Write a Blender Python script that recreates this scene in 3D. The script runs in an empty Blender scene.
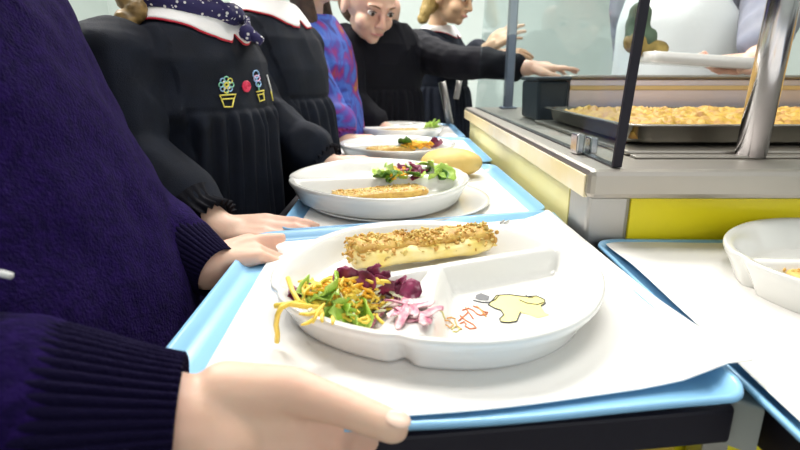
import bpy, bmesh, math, random
import numpy as np
from mathutils import Vector, Matrix, noise
from mathutils.bvhtree import BVHTree
PI = math.pi
sc = bpy.context.scene
COL = sc.collection
random.seed(7)

# ------------------------------------------------------------ camera
FPX, HOR, VPX = 520.0, 75.0, 400.0
PITCH = math.atan((225-HOR)/FPX)
YAW = math.atan((VPX-400)/FPX*math.cos(PITCH))
CAM = Vector((0, 0, .95))
cam_d = bpy.data.cameras.new('camera'); cam = bpy.data.objects.new('camera', cam_d); COL.objects.link(cam)
cam.location = CAM; cam.rotation_euler = (PI/2-PITCH, 0, YAW)
cam_d.sensor_width = 36; cam_d.lens = 36*FPX/800; cam_d.clip_start = .01
cam_d.dof.use_dof = True; cam_d.dof.focus_distance = .52; cam_d.dof.aperture_fstop = 10.0
sc.camera = cam
# ------------------------------------------------------------ exposure, world, room lamps, added fill light
sc.view_settings.view_transform = 'Standard'; sc.view_settings.look = 'None'
sc.view_settings.gamma = 1; sc.view_settings.use_curve_mapping = False
sc.view_settings.exposure = -.45
w = bpy.data.worlds.new('world'); sc.world = w; w.use_nodes = True
w.node_tree.nodes['Background'].inputs[0].default_value = (.9, .95, 1, 1)
w.node_tree.nodes['Background'].inputs[1].default_value = .6
def area(name, loc, size, power, color, target=None, sy=None):
    d = bpy.data.lights.new(name, 'AREA'); d.energy = power; d.size = size; d.color = color
    if sy: d.shape = 'RECTANGLE'; d.size_y = sy
    o = bpy.data.objects.new(name, d); COL.objects.link(o); o.location = loc
    if target is not None: o.rotation_euler = (Vector(target)-Vector(loc)).to_track_quat('-Z', 'Y').to_euler()
    return o
area('ceiling_lamp_light', (.3, .7, 2.68), 1.1, 22, (1, .97, .92), sy=.5)
area('ceiling_lamp_light', (.3, 2.6, 2.68), 1.1, 95, (1, .98, .95), sy=.5)
area('ceiling_lamp_light', (-1.3, 1.6, 2.68), 1.1, 105, (1, .97, .92), sy=.5)
area('rear_fill_light', (.9, -1.75, 1.7), 2.2, 22, (.97, .98, 1), target=(.1, .6, .9), sy=1.2)  # added fill from behind the camera, inside the unseen window wall

# ------------------------------------------------------------ camera-ray measuring
R3 = cam.rotation_euler.to_matrix()
def ray(px, py): return (R3 @ Vector(((px-400)/FPX, (225-py)/FPX, -1))).normalized()
def at(px, py, z=None, Y=None):
    d = ray(px, py)
    t = (z-CAM.z)/d.z if z is not None else Y/d.y
    return CAM+d*t
V = Vector

# ------------------------------------------------------------ materials
def mat(name, color, rough=.5, metal=0, spec=.5, bump=0, bscale=200, var=0, vscale=8, var2=None, sss=0, coat=0, aniso=None, sheen=0):
    m = bpy.data.materials.new(name); m.use_nodes = True
    nt = m.node_tree; b = nt.nodes['Principled BSDF']
    b.inputs['Base Color'].default_value = (*color, 1); b.inputs['Roughness'].default_value = rough
    b.inputs['Metallic'].default_value = metal; b.inputs['Specular IOR Level'].default_value = spec
    if sss: b.inputs['Subsurface Weight'].default_value = sss; b.inputs['Subsurface Radius'].default_value = (.012, .005, .003); b.inputs['Subsurface Scale'].default_value = .6
    if coat: b.inputs['Coat Weight'].default_value = coat; b.inputs['Coat Roughness'].default_value = .08
    if sheen: b.inputs['Sheen Weight'].default_value = sheen; b.inputs['Sheen Roughness'].default_value = .5; b.inputs['Sheen Tint'].default_value = (.5, .4, 1, 1)
    tc = nt.nodes.new('ShaderNodeTexCoord')
    src = tc.outputs['Object']
    if aniso:
        mp = nt.nodes.new('ShaderNodeMapping'); mp.inputs['Scale'].default_value = aniso
        nt.links.new(src, mp.inputs[0]); src = mp.outputs[0]
    if var:
        n = nt.nodes.new('ShaderNodeTexNoise'); n.inputs['Scale'].default_value = vscale; n.inputs['Detail'].default_value = 5
        nt.links.new(src, n.inputs['Vector'])
        r = nt.nodes.new('ShaderNodeValToRGB'); r.color_ramp.elements[0].position = .35; r.color_ramp.elements[1].position = .65
        c2 = var2 or tuple(max(0, c*(1-var)) for c in color)
        r.color_ramp.elements[0].color = (*c2, 1); r.color_ramp.elements[1].color = (*color, 1)
        nt.links.new(n.outputs['Fac'], r.inputs[0]); nt.links.new(r.outputs[0], b.inputs['Base Color'])
    if bump:
        n = nt.nodes.new('ShaderNodeTexNoise'); n.inputs['Scale'].default_value = bscale; n.inputs['Detail'].default_value = 3
        nt.links.new(src, n.inputs['Vector'])
        bp = nt.nodes.new('ShaderNodeBump'); bp.inputs['Strength'].default_value = bump; bp.inputs['Distance'].default_value = .002
        nt.links.new(n.outputs['Fac'], bp.inputs['Height']); nt.links.new(bp.outputs[0], b.inputs['Normal'])
    return m
def glass_mat(name, tint, refl=1.0):
    m = bpy.data.materials.new(name); m.use_nodes = True; nt = m.node_tree
    for n in list(nt.nodes):
        if n.type != 'OUTPUT_MATERIAL': nt.nodes.remove(n)
    out = nt.nodes['Material Output']
    t = nt.nodes.new('ShaderNodeBsdfTransparent'); t.inputs[0].default_value = (*tint, 1)
    g = nt.nodes.new('ShaderNodeBsdfGlossy'); g.inputs['Roughness'].default_value = .02
    lw = nt.nodes.new('ShaderNodeLayerWeight'); pw = nt.nodes.new('ShaderNodeMath'); pw.operation = 'POWER'; pw.inputs[1].default_value = 5
    nt.links.new(lw.outputs['Facing'], pw.inputs[0]); f = nt.nodes.new('ShaderNodeMath'); f.operation = 'MULTIPLY_ADD'; f.inputs[1].default_value = .28; f.inputs[2].default_value = .03; nt.links.new(pw.outputs[0], f.inputs[0])
    mx = nt.nodes.new('ShaderNodeMixShader')
    nt.links.new(f.outputs[0], mx.inputs[0]); nt.links.new(t.outputs[0], mx.inputs[1]); nt.links.new(g.outputs[0], mx.inputs[2])
    nt.links.new(mx.outputs[0], out.inputs[0])
    return m
M = dict(
    wall=mat('wall_paint', (.66, .73, .70), .8, var=.1, vscale=1.5), floor=mat('floor_vinyl', (.42, .42, .40), .45, var=.2, vscale=4),
    ceil=mat('ceiling_paint', (.85, .85, .83), .9), wood=mat('door_paint', (.55, .6, .62), .5),
    steel=mat('brushed_steel', (.42, .385, .345), .40, 1, bump=.08, bscale=60, aniso=(1, 40, 40)),
    steel2=mat('satin_steel', (.50, .48, .46), .45, .9, bump=.05, bscale=60, aniso=(40, 1, 40)),
    fascia=mat('cream_steel_fascia', (.86, .81, .68), .35, .1, var=.12, vscale=9, var2=(.84, .70, .40)),
    chrome=mat('chrome', (.62, .60, .64), .2, 1), pan=mat('pan_steel', (.50, .48, .44), .22, 1, bump=.1, bscale=30),
    splash=mat('splashback_steel', (.66, .58, .62), .30, .85, bump=.06, bscale=40, aniso=(1, 30, 30)),
    yellow=mat('yellow_laminate', (.97, .82, .01), .35, var=.06, vscale=12),
    yellowl=mat('pale_yellow_laminate', (.90, .82, .36), .4, var=.12, vscale=7),
    mustard=mat('mustard_panel', (.50, .34, .02), .5),
    black=mat('black_plastic', (.008, .006, .014), .55, spec=.3), dark=mat('dark_rubber', (.02, .025, .03), .4),
    greyp=mat('grey_plastic', (.38, .38, .36), .5), slate=mat('slate_metal', (.20, .23, .30), .35, .5),
    blue=mat('tray_blue', (.27, .56, .86), .32, coat=.3), paper=mat('paper_mat', (.85, .83, .80), .85, bump=.04, bscale=25, spec=.2),
    china=mat('white_china', (.80, .79, .76), .16, coat=.5),
    skin=mat('skin', (.78, .52, .39), .5, sss=.25, var=.08, vscale=18, var2=(.76, .45, .34), bump=.06, bscale=260),
    nail=mat('fingernail', (.82, .58, .47), .25), tan=mat('warm_skin', (.66, .42, .26), .55, sss=.2, var=.1, vscale=20),
    knit=mat('purple_knit', (.013, .0050, .056), .95, spec=.05, bump=.9, bscale=420, var=.5, vscale=160, sheen=.03, var2=(.0060, .003, .028)),
    rib=mat('navy_rib', (.005, .0035, .018), .95, spec=.05, bump=.7, bscale=420, sheen=.04),
    smock=mat('dark_smock', (.006, .009, .019), .8, spec=.22, bump=.35, bscale=700, var=.35, vscale=30),
    smockb=mat('black_smock', (.004, .004, .008), .8, spec=.2, bump=.35, bscale=700),
    skirt=mat('grey_blue_trousers', (.05, .06, .10), .9), shoe=mat('shoe_leather', (.03, .02, .02), .4),
    collar=mat('white_cotton', (.88, .87, .88), .8, bump=.3, bscale=350), red=mat('red_trim', (.62, .02, .05), .6),
    blond=mat('blond_hair', (.48, .33, .10), .55, var=.5, vscale=60, aniso=(6, 6, 1)), brown=mat('brown_hair', (.20, .10, .045), .5, var=.5, vscale=60, aniso=(6, 6, 1)),
    brown2=mat('braid_hair', (.34, .21, .07), .5, var=.6, vscale=90),
    eyew=mat('eye_white', (.85, .83, .8), .2), iris=mat('dark_iris', (.05, .03, .02), .15), lip=mat('lip', (.66, .28, .25), .45),
    apron=mat('apron_cotton', (.62, .66, .67), .85, bump=.2, bscale=60), shirt=mat('grey_shirt', (.30, .30, .33), .85, bump=.2, bscale=60, var=.25, vscale=6, var2=(.18, .20, .28)),
    green=mat('green_cloth', (.09, .14, .09), .8, var=.4, vscale=20), mustc=mat('mustard_cloth', (.36, .26, .07), .8, var=.6, vscale=25),
    crepe=mat('baked_pasta', (.80, .60, .12), .5, var=.5, vscale=45, var2=(.86, .72, .34), bump=.4, bscale=90),
    crumb1=mat('golden_crumb', (.88, .66, .20), .6, var=.4, vscale=60), crumb2=mat('pale_crumb', (.88, .74, .42), .6),
    crumb3=mat('brown_crumb', (.62, .34, .08), .6), slab=mat('golden_slab', (.70, .46, .10), .55, var=.45, vscale=110, bump=.8, bscale=160, var2=(.50, .26, .05)),
    crust=mat('golden_crust', (.56, .36, .035), .6, var=.6, vscale=55, bump=1, bscale=60, var2=(.40, .19, .04)),
    bread=mat('bread_crust', (.66, .44, .11), .6, var=.3, vscale=25, var2=(.72, .52, .18), bump=.2, bscale=80),
    carrot=mat('carrot', (.92, .48, .03), .45), carroty=mat('yellow_carrot', (.93, .68, .10), .45),
    radic=mat('radicchio', (.11, .005, .035), .35, var=.7, vscale=80, var2=(.33, .04, .12)), radicw=mat('radicchio_rib', (.80, .58, .58), .4, var=.5, vscale=130, var2=(.42, .02, .12)),
    leaf=mat('lettuce', (.33, .58, .04), .4, var=.5, vscale=50, var2=(.55, .74, .18)), leafd=mat('dark_green_leaf', (.08, .22, .02), .4, var=.4, vscale=60),
    cabbage=mat('white_cabbage', (.85, .85, .62), .4), tomato=mat('tomato', (.85, .25, .04), .3),
    ink=mat('black_ink', (.03, .03, .03), .5), inky=mat('yellow_print', (.88, .78, .28), .3), inkr=mat('red_print', (.80, .22, .08), .4), inko=mat('orange_print', (.88, .45, .12), .4), inkg=mat('grey_print', (.09, .09, .10), .4),
    ty=mat('yellow_thread', (.82, .70, .12), .6), tg=mat('green_thread', (.25, .62, .42), .6), tb=mat('light_blue_thread', (.30, .50, .80), .6), tr=mat('red_thread', (.75, .03, .10), .6), tp=mat('pink_thread', (.75, .42, .60), .6), tw=mat('white_thread', (.8, .8, .8), .6),
    bottle=mat('dark_container', (.02, .03, .045), .5),
)
M['glass'] = glass_mat('guard_glass', (.86, .90, .90)); M['wglass'] = glass_mat('window_glass', (.93, .95, .95))
lm = bpy.data.materials.new('lamp_diffuser'); lm.use_nodes = True
lm.node_tree.nodes['Principled BSDF'].inputs['Emission Color'].default_value = (1, .98, .94, 1)
lm.node_tree.nodes['Principled BSDF'].inputs['Emission Strength'].default_value = 5; M['lamp'] = lm
# swirling multicolour print
def multicolour():
    m = bpy.data.materials.new('multicolour_print'); m.use_nodes = True; nt = m.node_tree; b = nt.nodes['Principled BSDF']
    tc = nt.nodes.new('ShaderNodeTexCoord'); n = nt.nodes.new('ShaderNodeTexNoise'); n.inputs['Scale'].default_value = 13; n.inputs['Detail'].default_value = 1.5; n.inputs['Distortion'].default_value = 1.6
    r = nt.nodes.new('ShaderNodeValToRGB'); r.color_ramp.interpolation = 'B_SPLINE'
    cols = [(.015, .01, .06), (.02, .03, .30), (.05, .15, .55), (.03, .04, .30), (.16, .01, .22), (.30, .02, .06), (.35, .17, .02)]
    el = r.color_ramp.elements; el[0].position = .25; el[0].color = (*cols[0], 1); el[1].position = .75; el[1].color = (*cols[-1], 1)
    for i, c in enumerate(cols[1:-1]): e = el.new(.33+i*.085); e.color = (*c, 1)
    nt.links.new(tc.outputs['Object'], n.inputs['Vector']); nt.links.new(n.outputs['Fac'], r.inputs[0]); nt.links.new(r.outputs[0], b.inputs['Base Color'])
    b.inputs['Roughness'].default_value = .75
    return m
M['multi'] = multicolour()
def patterned():
    m = bpy.data.materials.new('dotted_scarf'); m.use_nodes = True; nt = m.node_tree; b = nt.nodes['Principled BSDF']
    tc = nt.nodes.new('ShaderNodeTexCoord'); n = nt.nodes.new('ShaderNodeTexVoronoi'); n.inputs['Scale'].default_value = 150
    r = nt.nodes.new('ShaderNodeValToRGB'); r.color_ramp.interpolation = 'CONSTANT'
    r.color_ramp.elements[0].color = (.75, .73, .72, 1); r.color_ramp.elements[1].position = .30; r.color_ramp.elements[1].color = (.02, .015, .09, 1)
    nt.links.new(tc.outputs['Object'], n.inputs['Vector']); nt.links.new(n.outputs['Distance'], r.inputs[0]); nt.links.new(r.outputs[0], b.inputs['Base Color']); b.inputs['Roughness'].default_value = .8
    return m
M['scarf'] = patterned()

# ------------------------------------------------------------ object helpers
def link(name, me, m, parent=None, smooth=True):
    o = bpy.data.objects.new(name, me); COL.objects.link(o)
    if m is not None:
        for mm in (m if isinstance(m, list) else [m]): me.materials.append(M[mm] if isinstance(mm, str) else mm)
    if parent: o.parent = parent; o.matrix_parent_inverse = Matrix.Translation(-parent.location) if parent.parent is None and parent.type == 'EMPTY' else Matrix()
    if smooth: me.polygons.foreach_set('use_smooth', [True]*len(me.polygons))
    return o
def thing(name, label, cat, loc=(0, 0, 0), group=None):
    o = bpy.data.objects.new(name, None); COL.objects.link(o); o.location = loc; o.empty_display_size = .05
    return tag(o, label, cat, group)
def tag(o, label=None, cat=None, group=None, kind=None):
    if label: o['label'] = label
    if cat: o['category'] = cat
    if group: o['group'] = group
    if kind: o['kind'] = kind
    return o
def struct(o): o['kind'] = 'structure'; return o
class MB:
    def __init__(s): s.v = []; s.f = []; s.mi = []; s.cur = 0
    def add(s, vs, fs):
        n = len(s.v); s.v += [tuple(v) for v in vs]; s.f += [tuple(i+n for i in f) for f in fs]; s.mi += [s.cur]*len(fs); return s
    def box(s, x0, x1, y0, y1, z0, z1):
        vs = [(x, y, z) for x in (x0, x1) for y in (y0, y1) for z in (z0, z1)]
        return s.add(vs, [(0, 1, 3, 2), (4, 6, 7, 5), (0, 4, 5, 1), (2, 3, 7, 6), (0, 2, 6, 4), (1, 5, 7, 3)])
    def rings(s, rs, closed=True, cap=(True, True)):
        n = len(rs[0]); vs = [v for r in rs for v in r]; fs = []
        for i in range(len(rs)-1):
            for j in range(n if closed else n-1):
                k = (j+1) % n; fs.append((i*n+j, i*n+k, (i+1)*n+k, (i+1)*n+j))
        if cap[0] and closed: fs.append(tuple(reversed(range(n))))
        if cap[1] and closed: fs.append(tuple((len(rs)-1)*n+j for j in range(n)))
        return s.add(vs, fs)
    def tube(s, pts, r, n=8):
        pts = [V(p) for p in pts]; rs = []; up = V((0, 0, 1)); prev = None
        for i, p in enumerate(pts):
            t = (pts[min(i+1, len(pts)-1)]-pts[max(i-1, 0)]).normalized()
            if prev is None:
                a = t.cross(up if abs(t.z) < .9 else V((1, 0, 0))).normalized()
            else: a = (prev-t*prev.dot(t)).normalized()
            prev = a; b = t.cross(a); rr = r[i] if isinstance(r, (list, tuple)) else r
            rs.append([p+a*rr*math.cos(2*PI*k/n)+b*rr*math.sin(2*PI*k/n) for k in range(n)])
        return s.rings(rs)
    def cap(s, p0, p1, r0, r1, n=16, k=5):
        p0, p1 = V(p0), V(p1); d = p1-p0; L = d.length
        t = d.normalized() if L > 1e-6 else V((0, 0, 1)); a = t.cross(V((0, 0, 1)) if abs(t.z) < .9 else V((1, 0, 0))).normalized(); b = t.cross(a); rs = []
        for i in range(k): 
            an = -PI/2+PI/2*(i+.15)/k; rs.append((p0+t*r0*math.sin(an), r0*math.cos(an)))
        rs.append((p0, r0)); rs.append((p1, r1))
        for i in range(1, k+1):
            an = PI/2*(i-.15)/k; rs.append((p1+t*r1*math.sin(an), r1*math.cos(an)))
        return s.rings([[c+(a*math.cos(2*PI*j/n)+b*math.sin(2*PI*j/n))*r for j in range(n)] for c, r in rs])
    def ell(s, c, r, R=None, n=24, k=14):
        c = V(c); R = R or Matrix.Identity(3); rs = []
        for i in range(k+1):
            an = -PI/2+PI*(i if 0 < i < k else (.08 if i == 0 else k-.08))/k
            rs.append([c+R@V((r[0]*math.cos(an)*math.cos(2*PI*j/n), r[1]*math.cos(an)*math.sin(2*PI*j/n), r[2]*math.sin(an))) for j in range(n)])
        return s.rings(rs)
    def mesh(s, name):
        me = bpy.data.meshes.new(name); me.from_pydata(s.v, [], s.f); me.update()
        if any(s.mi): me.polygons.foreach_set('material_index', s.mi)
        bm = bmesh.new(); bm.from_mesh(me); bmesh.ops.recalc_face_normals(bm, faces=bm.faces); bm.to_mesh(me); bm.free()
        return me
    def build(s, name, m, parent=None, smooth=True, bevel=0, subsurf=0, seg=2):
        o = link(name, s.mesh(name), m, parent, smooth)
        if bevel:
            b = o.modifiers.new('b', 'BEVEL'); b.width = bevel; b.segments = seg; b.limit_method = 'ANGLE'
            if not smooth: pass
        if subsurf: q = o.modifiers.new('s', 'SUBSURF'); q.levels = q.render_levels = subsurf
        return o
def bx(name, m, dims, parent=None, bevel=.002): return MB().box(*dims).build(name, m, parent, smooth=False, bevel=bevel)
def remesh(mb, name, voxel, smooth=4, disp=None, fac=.5):
    me = mb.mesh('tmp'); o = bpy.data.objects.new('tmp', me); COL.objects.link(o)
    r = o.modifiers.new('r', 'REMESH'); r.mode = 'VOXEL'; r.voxel_size = voxel
    if smooth: q = o.modifiers.new('q', 'SMOOTH'); q.iterations = smooth; q.factor = fac
    dg = bpy.context.evaluated_depsgraph_get(); dg.update()
    e = o.evaluated_get(dg); out = bpy.data.meshes.new_from_object(e, depsgraph=dg); out.name = name
    bpy.data.objects.remove(o); bpy.data.meshes.remove(me)
    if disp:
        nv = len(out.vertices); nrm = [v.normal.copy() for v in out.vertices]
        for i, v in enumerate(out.vertices): v.co += nrm[i]*disp(v.co, nrm[i])
        out.update()
    return out
def bvh(me): return BVHTree.FromPolygons([v.co.copy() for v in me.vertices], [tuple(p.vertices) for p in me.polygons])
def bvh_all(objs):
    vs, fs = [], []
    for o in objs:
        n = len(vs); mw = o.matrix_world; vs += [v.co.copy() for v in o.data.vertices]; fs += [tuple(i+n for i in p.vertices) for p in o.data.polygons]
    return BVHTree.FromPolygons(vs, fs)
def sm(a, b, x):
    t = min(1, max(0, (x-a)/(b-a))); return t*t*(3-2*t)
#SECTION-SETTING
# ============================================================ THE ROOM
RX0, RX1, RY0, RY1, RH = -2.4, 2.9, -2.0, 4.6, 2.75
struct(bx('floor', 'floor', (RX0, RX1, RY0, RY1, -.05, 0), bevel=0)); struct(bx('ceiling', 'ceil', (RX0, RX1, RY0, RY1, RH, RH+.05), bevel=0))
struct(bx('wall_left', 'wall', (RX0-.1, RX0, RY0, RY1, 0, RH), bevel=0)); struct(bx('wall_right', 'wall', (RX1, RX1+.1, RY0, RY1, 0, RH), bevel=0))
wb = MB(); wb.box(RX0, RX1, RY1, RY1+.1, 0, RH); struct(wb.build('wall_back', 'wall', smooth=False))
wf = MB(); wf.box(RX0, -.4, RY0-.1, RY0, 0, RH).box(2.2, RX1, RY0-.1, RY0, 0, RH).box(-.4, 2.2, RY0-.1, RY0, 0, .95).box(-.4, 2.2, RY0-.1, RY0, 2.35, RH)
struct(wf.build('wall_front', 'wall', smooth=False))
win = struct(bx('window_1', 'wglass', (-.4, 2.2, RY0-.06, RY0-.05, .95, 2.35), bevel=0))
fr = MB()
for x in (-.4, .44, 1.31, 2.15): fr.box(x, x+.05, RY0-.08, RY0-.02, .95, 2.35)
fr.box(-.4, 2.2, RY0-.08, RY0-.02, .95, 1.0).box(-.4, 2.2, RY0-.08, RY0-.02, 2.3, 2.35); fr.build('window_frame', 'ceil', win, smooth=False)
for nm, d in (('baseboard_left', (RX0, RX0+.015, RY0, RY1, 0, .1)), ('baseboard_right', (RX1-.015, RX1, RY0, RY1, 0, .1)), ('baseboard_back', (RX0, RX1, RY1-.015, RY1, 0, .1))):
    struct(bx(nm, 'ceil', d, bevel=.003))
for i, (x, y) in enumerate(((.3, .7), (.3, 2.6), (-1.3, 1.6))):
    t = thing('ceiling_lamp', 'rectangular ceiling lamp panel above the serving line', 'lamp', (x, y, 2.70), 'ceiling lamp panels')
    bx('housing', 'ceil', (x-.6, x+.6, y-.3, y+.3, 2.715, 2.75), t); bx('diffuser', 'lamp', (x-.55, x+.55, y-.25, y+.25, 2.705, 2.715), t)

# ============================================================ SERVING COUNTER (hot food cabinet)
cx, cy = .188, .506
ct = thing('serving_counter', 'stainless steel hot food serving counter with yellow panels and rounded ledge', 'counter', (1.0, 1.2, 0))
bx('ledge', 'steel', (cx, 2.0, cy, 1.55, .830, .860), ct, .006)
bx('ledge_fascia', 'fascia', (cx-.0015, cx+.003, cy+.012, 1.54, .830, .853), ct, .001)
bx('cabinet', 'greyp', (.204, 1.97, .542, 1.52, .02, .829), ct)
bx('corner_panel', 'steel2', (.200, .245, .538, .60, .03, .829), ct, .004)
bx('yellow_panel', 'yellow', (.246, 1.96, .538, .545, .30, .829), ct, .001)
bx('yellow_side_panel', 'yellowl', (.200, .206, .601, 1.51, .30, .829), ct, .001)
bx('lower_panel', 'steel2', (.246, 1.96, .5375, .5445, .03, .298), ct, .001)
bx('heated_well_rim', 'steel', (.262, 1.9, .60, 1.03, .861, .866), ct, .002)
# raised steel splashback behind the pans
sb = thing('splashback', 'long raised steel splashback with a brass coloured strip behind the food pans', 'splashback', (1.1, 1.1, .86))
bx('panel', 'splash', (.34, 1.9, 1.08, 1.11, .8605, .942), sb, .002)
bx('top_rail', 'steel', (.335, 1.9, 1.065, 1.13, .942, .950), sb, .004)
bx('strip', mat('brass_strip', (.72, .52, .25), .35, .6), (.34, 1.9, 1.074, 1.08, .921, .930), sb, .001)
# dark insulated container left of the splashback
bcn = thing('food_container', 'dark insulated food container standing left of the splashback', 'container', (.29, 1.12, .86))
m = MB(); m.rings([[(.300-d+sx*(.028+.003*k), 1.12+sy*.07, .861+.078*k) for sx, sy in ((-1, -1), (1, -1), (1, 1), (-1, 1))] for k, d in ((0, 0), (.4, 0), (.85, 0), (1, 0))]); m.build('body', 'bottle', bcn, smooth=False, bevel=.006)
bx('lid', 'bottle', (.266, .334, 1.045, 1.195, .939, .947), bcn, .004)
# food pans
def food_pan(x0, x1, y0, y1, z, h, name_label):
    t = thing('food_pan', name_label, 'pan', ((x0+x1)/2, (y0+y1)/2, z), 'steel pans of golden baked pasta on the counter')
    def rr(inset, zz, rad=.03, n=6):
        a, b, c, d = x0+inset, x1-inset, y0+inset, y1-inset; ps = []
        for (qx, qy, s) in ((b-rad, c+rad, -PI/2), (b-rad, d-rad, 0), (a+rad, d-rad, PI/2), (a+rad, c+rad, PI)):
            for i in range(n+1): an = s+PI/2*i/n; ps.append((qx+rad*math.cos(an), qy+rad*math.sin(an), zz))
        return ps
    m = MB(); m.rings([rr(.014, z+.002), rr(.008, z+.006), rr(.002, z+h-.003), rr(-.006, z+h-.001), rr(-.006, z+h), rr(.004, z+h), rr(.012, z+.008), rr(.02, z+.006)]); m.build('pan', 'pan', t)
    f = thing('baked_pasta', 'golden baked pasta crust heaped in the '+name_label.split(' in ')[0].replace('steel food pan', 'steel pan'), 'food', ((x0+x1)/2, (y0+y1)/2, z+h*.6))
    nx, ny = 180, 80; vs = []; fs = []
    for j in range(ny+1):
        for i in range(nx+1):
            u, v = i/nx, j/ny; x = x0+.012+(x1-x0-.024)*u; y = y0+.012+(y1-y0-.024)*v
            e = min(1, min(u, 1-u)*9, min(v, 1-v)*6); e = math.sin(e*PI/2)
            p = V((x*38, y*38, 1)); zz = z+h*.55+(.013*e+.006*noise.noise(p)*e+.005*noise.noise(p*2.9)+.003*noise.noise(p*7))
            vs.append((x, y, zz))
    for j in range(ny):
        for i in range(nx): a = j*(nx+1)+i; fs.append((a, a+1, a+nx+2, a+nx+1))
    for (i0, i1, st) in ():
        pass
    n0 = len(vs); border = [i for i in range(nx+1)]+[j*(nx+1)+nx for j in range(1, ny+1)]+[ny*(nx+1)+i for i in range(nx-1, -1, -1)]+[j*(nx+1) for j in range(ny-1, 0, -1)]
    for b in border: vs.append((vs[b][0], vs[b][1], z+.0085))
    L = len(border)
    for k in range(L): fs.append((border[k], n0+k, n0+(k+1) % L, border[(k+1) % L]))
    fs.append(tuple(n0+k for k in range(L)))
    mm = MB(); mm.add(vs, fs); mm.build('crust', 'crust', f)
    return t
food_pan(.272, .76, .632, 1.0, .866, .027, 'long shallow steel food pan in front of the splashback, left of the chrome post')
food_pan(.78, 1.25, .632, 1.0, .866, .027, 'second steel food pan in front of the splashback, at the right edge')
# thin steel lid / utensil tray in front of the pans
lt = bx('steel_strip', 'steel', (.262, .9, .577, .592, .8603, .8633), None, .001); tag(lt, 'narrow polished steel strip lying on the ledge before the food pan', 'strip')
# glass guard
g = thing('glass_guard', 'tall clear glass sneeze guard with black front edge along the counter', 'glass screen', (cx+.03, 1.2, .863))
lean = math.tan(math.radians(3.0)); H = .42
def gx(z): return cx+.027+lean*(z-.86)
y0, y1 = .522, 1.52; m = MB()
m.add([(gx(z)+dx, y, z) for z in (.8625, .8625+H) for y in (y0, y1) for dx in (0, .006)], [(0, 1, 3, 2), (4, 6, 7, 5), (0, 4, 5, 1), (2, 3, 7, 6), (0, 2, 6, 4), (1, 5, 7, 3)])
m.build('pane', 'glass', g, smooth=False)
m = MB(); m.add([(gx(z)+dx, y, z) for z in (.861, .8635+H) for y in (y0-.0045, y0) for dx in (-.0015, .0075)], [(0, 1, 3, 2), (4, 6, 7, 5), (0, 4, 5, 1), (2, 3, 7, 6), (0, 2, 6, 4), (1, 5, 7, 3)]); m.build('edge_seal', 'black', g, smooth=False)
m = MB(); m.box(gx(.863)-.001, gx(.863)+.007, y0, y1, .8602, .8623); m.build('bottom_seal', 'dark', g, smooth=False)
by = .62; c = bx('clamp', 'chrome', (gx(.88)-.010, gx(.88)-.0005, by-.012, by+.012, .8605, .884), g, .002)
bx('clamp', 'chrome', (gx(.88)+.0065, gx(.88)+.016, by-.010, by+.010, .8605, .880), g, .002)
t = thing('guard_post', 'slate grey post holding the far end of the glass guard', 'post', (.285, 1.49, .86))
MB().box(.290, .314, 1.48, 1.505, .861, 1.5).build('post', 'slate', t, smooth=False, bevel=.004); bx('foot', 'slate', (.28, .324, 1.47, 1.515, .8603, .865), t)
t = thing('chrome_post', 'thick chrome tube post standing on the steel ledge by the food pans', 'post', (.38, .56, .86))
p0 = at(750, 157, z=.8605); top = V((p0.x+.028, p0.y+.02, 1.35))
MB().tube([p0, p0.lerp(top, .5), top], .0155, 40).build('tube', 'chrome', t); MB().tube([top, top+V((.001, .001, .004))], .0158, 40).build('end_cap', 'black', t)
# chrome rail end beyond the last tray
t = thing('rail_end_upright', 'pale metal upright at the far end of the tray line', 'upright', (.17, 1.87, .77))
a = at(450, 124, Y=1.87); b = at(442, 82, Y=1.87); MB().tube([a, b], .013, 12).build('tube', 'steel2', t)
a2 = at(456, 99, Y=1.87); b2 = at(460, 78, Y=1.87); MB().tube([a2, b2], .010, 12).build('brace', 'steel2', t)

# ============================================================ TRAY SLIDES
t = thing('tray_slide', 'black edged tray slide carrying the row of trays along the counter', 'tray slide', (0, 1.1, .74))
def quadbox(P, z0, z1):
    m = MB(); m.rings([[(x, y, z0) for x, y in P], [(x, y, z1) for x, y in P]]); return m
e0, e1 = at(100, 466, z=.768), at(737, 408, z=.768)
quadbox([(-.165, e0.y), (e1.x, e1.y), (.196, .53), (.196, 1.9), (-.165, 1.9)], .744, .768).build('slab', 'black', t, smooth=False, bevel=.0025)
for x in (-.10, .15):
    for y in (.5, 1.8): bx('leg', 'steel2', (x-.015, x+.015, y, y+.03, 0, .744), t)
t = thing('corner_bracket', 'grey bracket closing the gap between the two tray slides', 'bracket', (.205, .3, .74))
quadbox([(e1.x+.001, e1.y+.006), (e1.x+.014, e1.y-.004), (e1.x+.022, e1.y+.05), (e1.x+.001, e1.y+.06)], .738, .770).build('bracket', 'greyp', t, smooth=False, bevel=.002)
t = thing('tray_slide', 'second black edged tray slide running right in front of the yellow panel', 'tray slide', (.6, .4, .74))
sl = quadbox([(e1.x+.024, .205), (1.4, .16), (1.4, .5345), (.2075, .5345)], .735, .7645); sl.build('slab', 'black', t, smooth=False, bevel=.0025)
for x in (.36, 1.3):
    for y in (.26, .5): bx('leg', 'steel2', (x-.015, x+.015, y, y+.03, 0, .735), t)
t = thing('base_cabinet', 'mustard and grey base cabinet under the front tray slide', 'cabinet', (.05, .42, 0))
bx('carcass', 'greyp', (-.05, .213, .345, .46, .02, .733), t); bx('mustard_panel', 'mustard', (.075, .213, .338, .345, .05, .733), t); bx('grey_panel', 'greyp', (-.05, .073, .338, .345, .05, .733), t)

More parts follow.
